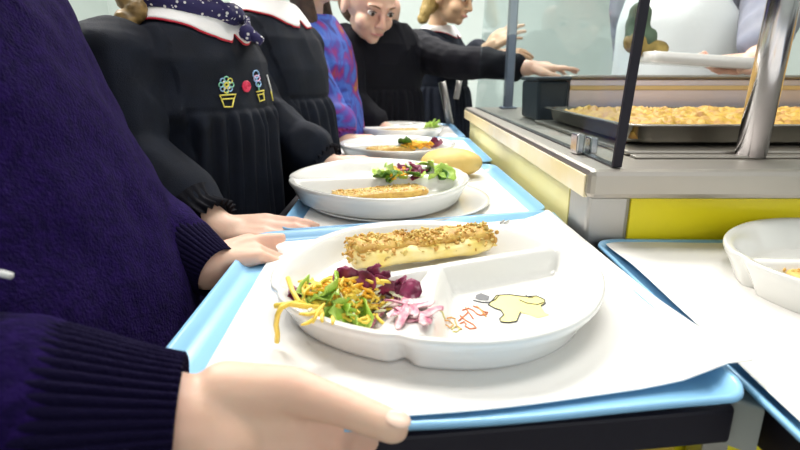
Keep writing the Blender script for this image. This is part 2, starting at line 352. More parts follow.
# ============================================================ TRAYS, MATS, PLATES
def rrect(n=10, r=.09, inset=0, k=24):
    "unit rounded square outline"
    a, b = inset, 1-inset; ps = []; r = max(.01, r-inset*.6)
    cs = [((b-r, a+r), -PI/2), ((b-r, b-r), 0), ((a+r, b-r), PI/2), ((a+r, a+r), PI)]
    for q, (c, s) in enumerate(cs):
        for i in range(n+1): an = s+PI/2*i/n; ps.append((c[0]+r*math.cos(an), c[1]+r*math.sin(an)))
        nc, ns = cs[(q+1) % 4]; p1 = (nc[0]+r*math.cos(ns), nc[1]+r*math.sin(ns)); p0 = ps[-1]
        for i in range(1, k): ps.append((p0[0]+(p1[0]-p0[0])*i/k, p0[1]+(p1[1]-p0[1])*i/k))
    return ps
def sheet(quad, rings_def, zf, r=.09, lift=None):
    "quad FL FR BR BL xy; rings_def [(inset, dz)]"
    def P(u, v, dz):
        a = [quad[0][i]*(1-u)+quad[1][i]*u for i in (0, 1)]; b = [quad[3][i]*(1-u)+quad[2][i]*u for i in (0, 1)]
        x, y = a[0]*(1-v)+b[0]*v, a[1]*(1-v)+b[1]*v
        return V((x, y, zf+dz+(lift(x, y) if lift else 0)))
    m = MB(); m.rings([[P(u, v, dz) for u, v in rrect(inset=i, r=r)] for i, dz in rings_def], cap=(False, True)); return m
def solid(o, th, off=-1):
    s = o.modifiers.new('solid', 'SOLIDIFY'); s.thickness = th; s.offset = off; return o
ZT = .775
def make_tray(label, quad, z=ZT, lift=None, r=.07, ins=(.0, .008, .02, .035)):
    m = sheet(quad, [(ins[0], .0105), (ins[1], .0095), (ins[2], .004), (ins[3], .0005), (.06, 0), (.15, 0), (.27, 0), (.4, 0)], z, r, lift)
    o = m.build('serving_tray', 'blue'); solid(o, .003); tag(o, label, 'tray'); return o
def make_mat(label, quad, z, lift=None, r=.03, wav=.0007):
    f = (lambda x, y: (lift(x, y) if lift else 0)+wav*noise.noise(V((x*14, y*14, z*9))))
    m = sheet(quad, [(0, 0.0), (.004, 0), (.02, 0), (.05, 0), (.09, 0), (.14, 0), (.2, 0), (.28, 0), (.36, 0), (.44, 0)], z, r, f)
    o = m.build('paper_mat', 'paper'); solid(o, .0005); tag(o, label, 'paper mat', 'paper mats on the trays'); return o
FR = at(744, 393, z=.787)
def lift1(x, y): return .007*sm(.16, .0, math.hypot(x-FR.x, y-FR.y))**1.0
q = lambda *a: [tuple(at(px, py, z=z).xy) for px, py, z in a]
make_tray('light blue tray nearest the camera, carrying the plate with the shredded salad', q((95, 438, .785), (759, 388, .797), (551, 210, .785), (257, 233, .785)), lift=lift1, r=.045)
make_mat('white paper mat on the nearest blue tray', [at(166, 430, z=.781).xy, V((.199, .258)), V((.1885, .640)), at(278, 241, z=.78).xy], .7785, lift=lambda x, y: lift1(x, y)*1.05+.005*sm(.06, 0, math.hypot(x-FR.x, y-FR.y-.02))+.0075*sm(.035, .0, .19-x if x > .1 else 1), r=.012)
# trays further along the row
T2 = q((276, 230, .785), (549, 210, .785), (494, 164, .785), (322, 168, .785))
make_tray('blue tray second in the row, under the plate beside the bread roll', T2, ins=(0, .006, .018, .03))
make_mat('white paper mat on the second blue tray of the row', q((294, 230, .78), (533, 213, .78), (480, 166, .78), (336, 170, .78)), .7785)
def rect(x0, x1, y0, y1): return [(x0, y0), (x1, y0), (x1, y1), (x0, y1)]
make_tray('blue tray third in the row, behind the bread roll', rect(-.165, .187, 1.03, 1.44), ins=(0, .006, .018, .03))
make_mat('white paper mat on the third blue tray of the row', rect(-.145, .172, 1.04, 1.43), .7785)
make_tray('blue tray at the far end of the row', rect(-.165, .184, 1.455, 1.865), ins=(0, .006, .018, .03))
make_mat('white paper mat on the farthest blue tray', rect(-.145, .168, 1.465, 1.855), .7785)
# tray on the right-hand slide
RZ = .768
qr = [(.194, .19), (.62, .17), (.60, .522), (.2065, .532)]
make_tray('blue tray on the right tray slide, next to the yellow panel', qr, z=RZ, lift=lambda x, y: .003)
make_mat('white paper mat on the right blue tray in front of the yellow panel', [(.1975, .2), (.61, .18), (.59, .518), (.2175, .528)], RZ+.0095, lift=lambda x, y: .0015+.0060*sm(.52, .44, y)*sm(.05, 0, x-.20), r=.012)

def make_plate(loc, R=.128, rot=0, sy=1.0, label='', h=.034):
    "three compartment plate: half + two quarters, walls with notches at the dividers"
    t = thing('compartment_plate', label, 'plate', loc, 'white compartment plates')
    NT, div = 216, [0, PI, PI*1.28]       # divider directions (angles)
    cr, srr = math.cos(rot), math.sin(rot)
    def out(th):
        o = 1.0
        for d in div:
            a = (th-d+PI) % (2*PI)-PI; o -= .018*math.exp(-(a/.055)**2)
        return R*o*(1+.02*math.cos(4*th))
    def W(x, y, z): y *= sy; return (loc[0]+x*cr-y*srr, loc[1]+x*srr+y*cr, loc[2]+z)
    def segd(x, y, d): # distance to ray divider from centre offset
        ox, oy = .0, .0; dx, dy = math.cos(d), math.sin(d); tt = (x-ox)*dx+(y-oy)*dy
        if tt < 0: return math.hypot(x-ox, y-oy)
        return abs((x-ox)*dy-(y-oy)*dx)
    def top(x, y, rn, o):
        er = (1-rn)*o                        # distance to edge
        z = .004+(h-.004)*(1-sm(.004, .025, er))
        dd = min(segd(x, y, d)-(.010*sm(.0, R, rn*o) if d == div[2] else 0) for d in div)
        z2 = .004+(h*.92-.004)*(1-sm(.003, .0155, dd))
        k = max(z, z2); return k
    rs = []
    # underside and outer wall
    wall = [(.0, .86, .0015), (.0, .865, 0), (.02, .90, 0), (.03, .905, .002), (.2, .93, h*.3), (.6, .97, h*.65), (1, 1.0, h-.004), (1, 1.0, h-.0008)]
    for _, s, z in wall:
        rr = []
        for j in range(NT):
            th = 2*PI*j/NT; o = out(th); nt = 0
            for d in div:
                a = (th-d+PI) % (2*PI)-PI; nt += .045*math.exp(-(a/.05)**2)
            ss = s-nt*(1-z/h); rr.append(W(o*ss*math.cos(th), o*ss*math.sin(th), z))
        rs.append(rr)
    for rn in [.99, .98, .965]+[.965-.02*k for k in range(1, 16)]+[.62, .58, .54, .50, .45, .40, .35, .30, .25, .20, .16, .12, .09, .06, .04, .02]:
        rr = []
        for j in range(NT):
            th = 2*PI*j/NT; o = out(th); x, y = o*rn*math.cos(th), o*rn*math.sin(th)
            z = top(x, y, rn, o)
            if rn > .985: z = h+.0004
            elif rn > .97: z = h
            rr.append(W(x, y, z))
        rs.append(rr)
    m = MB(); m.rings(rs); o = m.build('dish', 'china', t)
    return t, o
P1 = (.030, .392, .7795)
pl1, dish1 = make_plate(P1, R=.1285, h=.0255, rot=math.radians(25), label='white compartment plate nearest the camera, with a yellow figure printed inside')
P2 = V((-.030, .735, .785)); pl2, dish2 = make_plate((P2.x, P2.y, .785), R=.125, h=.028, rot=math.radians(190), sy=1.22, label='second white compartment plate in the row, left of the bread roll')
m = MB(); m.rings([[(P2.x+.028+.128*r*math.cos(a), P2.y-.012+.140*r*math.sin(a), .7790+z) for a in [2*PI*k/96 for k in range(96)]] for r, z in ((.6, 0), (.72, .0006), (.95, .0045), (1, .0055), (1, .0063), (.95, .0055), (.72, .0018), (.5, .0016))])
tag(m.build('under_plate', 'china'), 'flat round white plate under the second compartment plate', 'plate')
P3 = V((-.005, 1.15, 0)); pl3, dish3 = make_plate((P3.x, P3.y, .7795), R=.125, h=.028, rot=math.radians(188), sy=1.15, label='third white compartment plate in the row, behind the bread roll')
P4 = V((.0, 1.55, 0)); pl4, dish4 = make_plate((P4.x, P4.y, .7795), R=.125, h=.028, rot=math.radians(188), sy=1.15, label='farthest white compartment plate of the row')
P5 = V((.402, .392)); pl5, dish5 = make_plate((P5.x, P5.y, .7785), R=.1235, h=.030, rot=math.radians(-4), label='white compartment plate on the right tray in front of the yellow panel')

# ============================================================ FOOD
def mesh_bvh(o): return bvh(o.data)
B1, B2, B3, B4, B5 = [mesh_bvh(o) for o in (dish1, dish2, dish3, dish4, dish5)]
def surf(px, py, b):
    d = ray(px, py); h = b.ray_cast(CAM, d)
    return h[0], h[1]
def drop(x, y, b, z0=1.0):
    h = b.ray_cast(V((x, y, z0)), V((0, 0, -1))); return h[0].z if h[0] else .79
def crumbs(mb, pts, rmin, rmax, rnd, flat=.7):
    for p in pts:
        r = rnd.uniform(rmin, rmax); R = Matrix.Rotation(rnd.uniform(0, 6), 3, V((rnd.uniform(-1, 1), rnd.uniform(-1, 1), rnd.uniform(-1, 1))).normalized())
        mb.cur = rnd.choice((0, 0, 1, 1, 2)); mb.ell(p, (r*rnd.uniform(.8, 1.7), r, r*flat), R, 6, 4)
    mb.cur = 0
rnd = random.Random(3)
# stuffed crepe on the nearest plate
A = at(353, 257, z=.797); Bp = at(487, 241, z=.797)
t = thing('stuffed_crepe', 'yellow rolled crepe with crumbly filling on the nearest plate', 'crepe', (A.x, A.y, .786))
ax = (Bp-A).normalized(); sd = V((-ax.y, ax.x, 0))
m = MB(); rs = []
N = 26
for i in range(N+1):
    u = i/N; c = A.lerp(Bp, u)+sd*.004*math.sin(u*3.1); ww = .0215*(1-.32*abs(2*u-1)**3); rr = []
    for k in range(28):
        an = 2*PI*k/28; ca, sa = math.cos(an), math.sin(an); hh = .0105 if sa < 0 else .0085
        p = c+sd*ww*ca+V((0, 0, 1))*hh*sa; p += V((0, 0, .003*noise.noise(p*55)))+sd*.004*noise.noise(p*40+V((5, 0, 0)))
        rr.append(p)
    rs.append(rr)
m.rings(rs); m.build('crepe_roll', 'crepe', t)
m = MB(); fl = []
for i in range(34):                                     # folded upper flap
    pass
rs = []
for i in range(N+1):
    u = i/N; c = A.lerp(Bp, .02+u*.97)+sd*(.006+.004*noise.noise(V((u*6, 3, 0))))+V((0, 0, .008)); rs.append([c+sd*(.0165*math.cos(2*PI*k/16))+V((0, 0, .0065*math.sin(2*PI*k/16)+.003*noise.noise(c*80))) for k in range(16)])
m.rings(rs); m.build('folded_layer', 'slab', t)
m = MB(); pts = []
for i in range(800):
    u = rnd.uniform(-.015, 1.02); v = max(-.018, min(.026, rnd.gauss(.004, .010))); h = .0140-((v-.006)/.016)**2*.005+rnd.uniform(-.002, .0025)+.003*noise.noise(V((u*9, v*90, 1)))
    pts.append(A.lerp(Bp, u)+sd*v+V((0, 0, h-.001)))
for i in range(70): pts.append(A.lerp(Bp, rnd.choice((rnd.uniform(-.05, .03), rnd.uniform(.98, 1.04))))+sd*rnd.uniform(-.012, .016)+V((0, 0, rnd.uniform(-.006, .012))))
crumbs(m, pts, .0010, .0024, rnd, .5); o = m.build('crumbly_filling', ['crumb1', 'slab', 'crumb3'], t); o['kind'] = 'stuff'
# slabs of omelette / lasagne
def slab(c0, c1, wdt, h, label, n=120, cs=.0017):
    t = thing('baked_omelette', label, 'omelette', tuple((c0+c1)/2))
    ax = (c1-c0); L = ax.length; ax.normalize(); sd = V((-ax.y, ax.x, 0)); R = Matrix((ax, sd, V((0, 0, 1)))).transposed()
    m = MB(); rs = []
    for zz, k in ((0, .96), (.25, 1.0), (.8, 1.0), (1, .95)):
        rr = []
        for j in range(60):
            an = 2*PI*j/60; ca, sa = math.cos(an), math.sin(an); e = .35
            p = c0.lerp(c1, .5)+ax*(L/2*k*math.copysign(abs(ca)**e, ca))+sd*(wdt/2*k*math.copysign(abs(sa)**e, sa))+V((0, 0, h*zz))
            rr.append(p+V((.001*noise.noise(p*120), .001*noise.noise(p*100+V((3, 0, 0))), .0012*noise.noise(p*70))))
        rs.append(rr)
    m.rings(rs); m.build('slab', 'slab', t)
    m = MB(); pts = [c0.lerp(c1, .5)+ax*rnd.uniform(-.48, .48)*L+sd*rnd.uniform(-.47, .47)*wdt+V((0, 0, h)) for _ in range(n)]
    crumbs(m, pts, cs*.7, cs*1.3, rnd); o = m.build('crumb_topping', ['crumb1', 'crumb2', 'crumb3'], t); o['kind'] = 'stuff'
zf = .7925
slab(at(334, 201, z=zf), at(424, 192, z=zf), .046, .009, 'golden baked omelette slice on the second plate of the row', 150)
slab(at(369, 155, z=.787), at(412, 151, z=.787), .045, .014, 'golden omelette slice on the third plate of the row', 60)
slab(at(378, 135.5, z=.787), at(417, 133.5, z=.787), .05, .014, 'thin golden omelette slice on the farthest plate', 40)
c = at(790, 290, z=.789); slab(c, c+V((.05, .005, 0)), .022, .013, 'golden omelette slice on the right plate, cut by the picture edge', 60)

# salads
def leaf_mesh(r, rn, cup=.5, nf=14, rings=5, name='leaf', long=1.3):
    m = MB(); rs = []; sd = rn.uniform(0, 99)
    for i in range(1, rings+1):
        q_ = i/rings; rr = []
        for j in range(nf):
            a = 2*PI*j/nf; x = r*q_*math.cos(a)*long; y = r*q_*math.sin(a)
            z = cup*r*q_*q_*.7+r*.38*q_*noise.noise(V((x/r*1.6, y/r*1.6, sd)))*1.6+r*.12*q_*math.sin(5*a+sd)
            rr.append((x, y, z))
        rs.append(rr)
    m.rings(rs, cap=(True, False)); return m
def rand_rot(rn, tilt=1.0): return Matrix.Rotation(rn.uniform(0, 2*PI), 4, 'Z') @ Matrix.Rotation(rn.uniform(-tilt, tilt), 4, 'X') @ Matrix.Rotation(rn.uniform(-tilt, tilt), 4, 'Y')
def leaves(kind, m_, spots, r, rn, b, label, cat, group, tilt=.9, cup=.5, long=1.3):
    protos = []
    for k in range(3):
        me = leaf_mesh(r, rn, cup, long=long).mesh(kind); me.materials.append(M[m_]); me.polygons.foreach_set('use_smooth', [True]*len(me.polygons)); protos.append(me)
    for i, (px, py, dz) in enumerate(spots):
        h = surf(px, py, b)[0]
        if h is None: h = at(px, py, z=.80)
        o = bpy.data.objects.new(kind, protos[i % 3]); COL.objects.link(o)
        base = h+(CAM-h).normalized()*dz*1.2+V((0, 0, .002))
        o.matrix_world = Matrix.Translation(base) @ rand_rot(rn, tilt) @ Matrix.Scale(rn.uniform(.75, 1.2), 4)
        solid(o, .0006, 0); tag(o, label, cat, group)
def shreds(name, m_, n, area_f, b, rn, r=.0009, L=.018, label='', dz=(.0, .014), extra=()):
    m = MB()
    for _ in range(n):
        px, py = area_f(rn); h = surf(px, py, b)[0]
        if h is None: h = at(px, py, z=.80)
        p = h+(CAM-h).normalized()*rn.uniform(*dz)+V((0, 0, .0012)); a = rn.uniform(0, 2*PI); d = V((math.cos(a), math.sin(a), rn.uniform(-.35, .35))); l = L*rn.uniform(.5, 1.2)
        s_ = V((-math.sin(a), math.cos(a), rn.uniform(-.5, .8)))*l*rn.uniform(-.4, .4)
        m.tube([p-d*l/2, p-d*l*.2+s_*.7, p+d*l*.2+s_*.8, p+d*l/2], [r*.6, r, r, r*.5], 5)
    for pts in extra: m.tube(pts, r*1.3, 6)
    o = m.build(name, m_); tag(o, label, 'salad', kind='stuff'); return o
rn = random.Random(11)
def blobf(cx_, cy_, sx, sy): return lambda r_: (cx_+max(-2, min(2, r_.gauss(0, 1)))*sx, cy_+max(-2, min(2, r_.gauss(0, 1)))*sy)
LS = [(324, 300, .018), (321, 311, .015), (333, 293, .020), (340, 318, .015), (352, 321, .010), (331, 318, .014), (322, 304, .004), (330, 316, .004), (340, 320, .004), (318, 313, .003), (334, 296, .006), (350, 318, .004), (312, 299, .004), (345, 306, .006), (362, 322, .003), (326, 310, .008), (338, 312, .009)]
leaves('lettuce_leaf', 'leaf', LS, .0105, rn, B1, 'small bright green lettuce leaf in the salad on the nearest plate', 'leaf', 'green lettuce leaves in the nearest salad')
RS = [(343, 277, .010), (350, 281, .012), (338, 283, .010), (374, 277, .010), (383, 280, .010), (366, 283, .012), (297, 302, .003), (302, 297, .004), (383, 290, .014), (392, 292, .008), (404, 289, .006), (399, 298, .006), (410, 294, .004)]
leaves('radicchio_leaf', 'radic', RS, .0068, rn, B1, 'dark purple radicchio leaf in the salad on the nearest plate', 'leaf', 'purple radicchio leaves in the nearest salad', tilt=1.3)
RW = [(426, 321, .001), (384, 303, .008), (374, 319, .005), (416, 309, .003), (388, 309, .004), (398, 313, .004), (406, 306, .004), (414, 316, .002), (394, 303, .006), (422, 318, .001), (402, 320, .002), (380, 313, .005), (410, 310, .004)]
leaves('radicchio_rib', 'radicw', RW, .0044, rn, B1, 'pink and white radicchio strip in the nearest salad', 'leaf', 'pale radicchio strips in the nearest salad', tilt=.3, cup=.05, long=3.2)
e1_, e2_ = at(279, 296, z=.812), at(277, 342, z=.7835)
shreds('shredded_carrot', 'carroty', 280, blobf(346, 301, 19, 10.5), B1, rn, .00135, .015, 'yellow orange carrot shreds heaped on the nearest plate and over its rim', (.002, .020), extra=[[at(288, 278, z=.812), at(292, 290, z=.812), at(298, 301, z=.809), at(306, 306, z=.806)], [at(298, 303, z=.811), at(288, 304, z=.813), at(281, 308, z=.813), at(277.5, 315, z=.808), at(276, 325, z=.799), at(277.5, 334, z=.790), e2_], [at(320, 308, z=.806), at(290, 304, z=.8125), at(275, 306, z=.810)]])
shreds('grated_carrot', 'carrot', 120, blobf(345, 298, 17, 9), B1, rn, .0014, .012, 'deep orange carrot shreds on top of the nearest salad', (.006, .021))
shreds('shredded_cabbage', 'cabbage', 60, blobf(355, 302, 22, 9), B1, rn, .0011, .014, 'pale cabbage shreds mixed through the nearest salad', (.004, .018))
# salad on the second plate
leaves('lettuce_leaf', 'leaf', [(384, 178, .003), (378, 175, .004), (390, 172, .006), (400, 178, .004), (408, 170, .008), (432, 168, .008), (441, 171, .006), (446, 175, .004), (436, 177, .003), (420, 178, .004), (395, 180, .002), (425, 166, .010)], .0105, rn, B2, 'light green lettuce leaf in the salad on the second plate', 'leaf', 'green leaves in the second salad')
leaves('dark_leaf', 'leafd', [(382, 179, .006), (393, 179, .007), (412, 176, .008), (428, 173, .008), (444, 178, .005), (405, 174, .009)], .010, rn, B2, 'dark green leaf in the salad on the second plate', 'leaf', 'dark leaves in the second salad')
leaves('radicchio_leaf', 'radic', [(402, 170, .010), (412, 168, .012), (418, 172, .012), (424, 174, .010), (410, 174, .010), (416, 179, .007)], .0085, rn, B2, 'dark purple radicchio leaf in the salad on the second plate', 'leaf', 'purple leaves in the second salad', tilt=1.3)
shreds('grated_carrot', 'carrot', 60, blobf(397, 172, 7, 3), B2, rn, .0017, .012, 'orange carrot shreds in the salad on the second plate', (.006, .016))
# third plate salad
leaves('dark_leaf', 'leafd', [(405, 144, .006), (409, 146, .004), (403, 148, .004)], .014, rn, B3, 'dark green leaf beside the carrot on the third plate', 'leaf', 'green leaves on the third plate')
leaves('radicchio_leaf', 'radic', [(434, 145, .006), (438, 147, .004), (430, 147, .006)], .012, rn, B3, 'dark red radicchio leaf beside the carrot on the third plate', 'leaf', 'red leaves on the third plate', tilt=1.2)
shreds('grated_carrot', 'carrot', 120, blobf(418, 145, 7, 1.8), B3, rn, .0022, .016, 'orange carrot shreds heaped on the third plate', (.004, .016))
leaves('lettuce_leaf', 'leaf', [(429, 127, .004), (434, 128, .003), (431, 125, .006), (436, 126, .004)], .016, rn, B4, 'green lettuce leaf on the farthest plate', 'leaf', 'green leaves on the farthest plate')
# bread roll
c = at(452, 166, z=.80); m = MB(); m.ell((c.x, c.y+.02, .8025), (.055, .045, .026), Matrix.Rotation(.2, 3, 'Z'), 40, 24)
me = remesh(m, 'bread_roll', .003, 2, disp=lambda p, n: .0018*noise.noise(p*28)+.0008*noise.noise(p*70)); tag(link('bread_roll', me, 'bread'), 'oval golden bread roll beside the second plate', 'bread')

# printed figure on the nearest plate (flat print on the china)
def pp(px, py, lift=.0004):
    p = at(px, py, z=.7795+.004); h = B1.ray_cast(V((p.x, p.y, .9)), V((0, 0, -1)))
    return V((p.x, p.y, h[0].z+lift))
cv = lambda L: [(420+x/2.814, 200+y/2.814) for x, y in L]
body = cv([(192, 296), (205, 282), (215, 270), (250, 268), (280, 272), (300, 274), (328, 272), (350, 282), (352, 292), (340, 300), (352, 318), (365, 324), (330, 333), (310, 324), (282, 318), (277, 330), (272, 343), (250, 347), (228, 345), (224, 336), (236, 325), (228, 312), (210, 306)])
m = MB(); pts = [pp(*p) for p in body]; c0 = sum(pts, V())/len(pts)
def fillpoly(m, pts):
    bm = bmesh.new(); vs = [bm.verts.new(p) for p in pts]; f = bm.faces.new(vs); r_ = bmesh.ops.triangulate(bm, faces=[f]); bm.verts.ensure_lookup_table(); bm.verts.index_update()
    m.add([v.co.copy() for v in bm.verts], [tuple(v.index for v in f.verts) for f in bm.faces]); bm.free()
fillpoly(m, pts); m.build('yellow_figure_print', 'inky', pl1, smooth=False)
m = MB()
m.tube([pp(*p, .0006) for p in body[14:]+body[:10]], .00045, 6)
m.tube([pp(*p, .0006) for p in cv([(280, 283), (300, 292), (330, 296), (348, 290)])], .0004, 6); m.tube([pp(*p, .0006) for p in cv([(298, 270), (306, 276), (318, 276)])], .0004, 6)
m.tube([pp(*p, .0006) for p in cv([(150, 284), (175, 290), (195, 290), (212, 282), (222, 270)])], .00045, 6); m.build('outline_print', 'ink', pl1)
m = MB(); fillpoly(m, [pp(*p) for p in cv([(158, 268), (172, 263), (196, 272), (192, 284), (168, 282), (155, 278)])]); m.build('hat_print', 'inkg', pl1, smooth=False)
def script(name, mt, L):
    m = MB()
    for s_ in L: m.tube([pp(*p, .0006) for p in cv(s_)], .0005, 6)
    m.build(name, mt, pl1)
script('red_script_print', 'inkr', [[(118, 312), (135, 306), (150, 312), (160, 322), (170, 326), (190, 322)], [(128, 304), (140, 322), (150, 336)], [(112, 326), (128, 340), (150, 352), (158, 362), (140, 364), (126, 356)], [(134, 318), (120, 332), (108, 342)], [(150, 300), (166, 306), (180, 316), (192, 318)], [(112, 350), (124, 344), (130, 352)]])
script('orange_script_print', 'inko', [[(70, 352), (84, 344), (94, 352), (84, 362), (72, 360)], [(98, 340), (104, 356), (118, 366)], [(76, 340), (88, 332), (100, 336)], [(160, 300), (172, 312), (186, 330)]])
script('yellow_script_print', 'inky', [[(88, 366), (100, 358), (112, 364), (104, 372), (92, 372)], [(56, 352), (62, 344), (70, 350)]])
# small grey printed mark on the nearest mat
m = MB()
for a_, b_ in (((500, 223), (504, 220.5)), ((504.5, 223), (509, 220.5))): m.tube([at(*a_, z=.7805), at(*b_, z=.7805)], .0012, 6)
m.build('printed_mark', 'greyp', bpy.data.objects['paper_mat'])

# ============================================================ PEOPLE
def nrm(v): return V(v).normalized()
def hand(mb, W, F, N, T, s=1.0, curl=(.3, .35, .3), thumb=None, spread=.08, curls=None):
    "W wrist centre, F towards the fingers, N out of the back of the hand, T towards the thumb side"
    F = nrm(F); N = V(N); N = (N-F*N.dot(F)).normalized(); T2 = N.cross(F); T = T2 if T2.dot(V(T)) > 0 else -T2
    mb.cap(W-F*.012*s, W+F*.02*s, .0225*s, .022*s)
    offs = (.027, .0095, -.008, -.024)
    for o_ in offs: mb.cap(W+F*.012*s+T*o_*.55*s, W+F*.070*s+T*o_*s, .0150*s, .0118*s)
    mb.cap(W+F*.02*s+T*.012*s, W+F*.055*s+T*.020*s, .018*s, .014*s)
    Ls = ((.034, .022, .017), (.038, .025, .018), (.035, .023, .018), (.026, .017, .016)); rs_ = (.0088, .0090, .0085, .0076)
    bl = (.074, .076, .073, .067)
    for i in range(4):
        p = W+F*bl[i]*s+T*offs[i]*s; c = curls[i] if curls else curl; a = 0; d0 = (F+T*spread*(1.4-i)).normalized()
        r0 = rs_[i]*s
        for k in range(3):
            a += c[k]; d = d0*math.cos(a)-N*math.sin(a); q_ = p+d*Ls[i][k]*s
            mb.cap(p, q_, r0, r0*.90, 12, 4); mb.ell(p+N*.0008, (r0*1.05,)*3, None, 10, 6); p = q_; r0 *= .91
    if thumb is None:
        t0 = W+F*.014*s+T*.014*s; t1 = t0+(F*.55+T*.75-N*.2).normalized()*.034*s; t2 = t1+(F*.85+T*.45-N*.2).normalized()*.030*s; t3 = t2+(F*.97+T*.1-N*.25).normalized()*.022*s; thumb = [t0, t1, t2, t3]
    rr = (.0165, .0125, .0098, .0085)
    for k in range(3): mb.cap(thumb[k], thumb[k+1], rr[k]*s, rr[k+1]*s, 12, 4)
def limb(mb, pts, rs_):
    for i in range(len(pts)-1): mb.cap(pts[i], pts[i+1], rs_[i], rs_[i+1])
def ringloft(mb, P, rings, n=40):
    "rings (r_offset, f_offset, z, r_rad, f_rad) in person frame"
    rs_ = []
    for (ro, fo, z, ra, fa) in rings: rs_.append([P(ro+ra*math.copysign(abs(math.cos(a))**.85, math.cos(a)), fo+fa*math.copysign(abs(math.sin(a))**.9, math.sin(a)), z) for a in [2*PI*k/n for k in range(n)]])
    mb.rings(rs_)
class Person:
    def __init__(s, label, base, yaw, H, group=None, cat='person'):
        s.H = H; s.yaw = math.radians(yaw); s.b = V((base[0], base[1], 0)); s.F = V((math.cos(s.yaw), math.sin(s.yaw), 0)); s.R = V((math.sin(s.yaw), -math.cos(s.yaw), 0))
        s.root = thing('person', label, 'person', (base[0], base[1], 0), group); s.body = MB(); s.k = H/1.30
    def P(s, r, f, z): return s.b+s.R*r+s.F*f+V((0, 0, z))
    def trunk(s, lean=0, adult=False):
        k = s.k; P = s.P; m = s.body; s.lean = lean
        for sg in (-1, 1):
            limb(m, [P(sg*.075*k, 0, .60*k), P(sg*.075*k, .01, .34*k), P(sg*.075*k, -.01, .07*k)], [.072*k, .048*k, .033*k])
            m.cap(P(sg*.075*k, -.015, .045*k), P(sg*.08*k, .11*k, .03*k), .032*k, .024*k)
        L = lambda z: lean*max(0, z-.62*k)
        ringloft(m, P, [(0, L(z*k)+fo, z*k, a*k, b*k) for z, fo, a, b in ((.56, 0, .09, .08), (.62, 0, .13, .09), (.72, 0, .115, .08), (.84, 0, .13, .085), (.96, 0, .145, .085), (1.03, -.005, .145, .07), (1.065, -.01, .10, .055), (1.08, -.01, .05, .045))])
        m.cap(P(0, L(1.04*k)-.008, 1.04*k), P(0, L(1.12*k)+.005, 1.13*k), .040*k, .036*k)
        s.neck = P(0, L(1.09*k)-.005, 1.09*k)
    def head(s, c=None, yaw=None, pitch=0, roll=0, hair='blond', hs=1.0):
        k = hs; c = V(c) if c is not None else s.P(0, s.lean*.5*s.k+.012, 1.215*s.k)
        a = math.radians(yaw) if yaw is not None else s.yaw
        Rm = Matrix.Rotation(a-PI/2, 3, 'Z') @ Matrix.Rotation(math.radians(pitch), 3, 'X') @ Matrix.Rotation(math.radians(roll), 3, 'Y')
        Q = lambda x, y, z: c+Rm@V((x*k, y*k, z*k)); m = s.body
        if (c-s.neck).length > .11: m.cap(s.neck, Q(0, -.02, -.06), .038*s.k, .036*k)
        m.ell(Q(0, -.008, .022), (.071*k, .090*k, .086*k), Rm); m.ell(Q(0, .024, -.045), (.054*k, .058*k, .054*k), Rm)
        m.ell(Q(0, .060, -.078), (.022*k, .020*k, .018*k), Rm)
        for sg in (-1, 1):
            m.ell(Q(sg*.034, .048, -.032), (.026*k, .030*k, .026*k), Rm); m.ell(Q(sg*.074, -.012, -.012), (.009*k, .018*k, .029*k), Rm)
            m.cap(Q(sg*.012, .080, .022), Q(sg*.040, .070, .020), .0085*k, .007*k)
            m.ell(Q(sg*.010, .090, -.030), (.008*k, .008*k, .007*k), Rm)
            m.ell(Q(sg*.009, .081, -.052), (.011*k, .008*k, .0045*k), Rm)
        m.cap(Q(0, .080, .010), Q(0, .098, -.026), .0075*k, .0105*k); m.ell(Q(0, .080, -.060), (.017*k, .009*k, .0055*k), Rm)
        for sg in (-1, 1):
            e = MB().ell(Q(sg*.031, .0710, .002), (.0120*k, .0090*k, .0075*k), Rm).build('eye', 'eyew', s.root)
            MB().ell(Q(sg*.031, .0795, .001), (.0062*k, .0026*k, .0062*k), Rm, 16, 8).build('iris', 'iris', e)
            MB().tube([Q(sg*.016, .087, .021), Q(sg*.031, .0835, .026), Q(sg*.046, .072, .022)], [.0022*k, .0026*k, .0015*k]).build('eyebrow', 'brown', s.root)
            MB().tube([Q(sg*.019, .079, .005), Q(sg*.031, .0825, .0105), Q(sg*.043, .075, .005)], [.0012*k, .0016*k, .0012*k]).build('eyelash', 'iris', s.root)
        MB().tube([Q(-.021, .082, -.0565), Q(-.008, .0895, -.0545), Q(.008, .0895, -.0545), Q(.021, .082, -.0565)], [.002*k, .0038*k, .0038*k, .002*k]).build('lips', 'lip', s.root)
        hm = MB(); hm.ell(Q(0, -.024, .036), (.080*k, .092*k, .088*k), Rm); hm.ell(Q(0, -.055, -.01), (.070*k, .052*k, .075*k), Rm)
        s.hairmb = hm; s.Q = Q; s.Rm = Rm; s.hairm = hair
    def finish(s, voxel=.004, skin='skin', sm_it=3, hair_disp=True):
        me = remesh(s.body, 'body', voxel, sm_it); s.bodyo = link('body', me, skin, s.root)
        if hasattr(s, 'hairmb'):
            c = s.Q(0, 0, 0); Ri = s.Rm.inverted()
            def d(p, n): q_ = Ri@(p-c); return .0025*math.sin(math.atan2(q_.x, q_.z+.02)*46+3*noise.noise(q_*30))+.004*noise.noise(q_*22)
            link('hair', remesh(s.hairmb, 'hair', .004, 2, d), s.hairm, s.root)
    def arm(s, pts, rs_=None):
        k = s.k; limb(s.body, pts, rs_ or [.040*k, .030*k, .023*k])

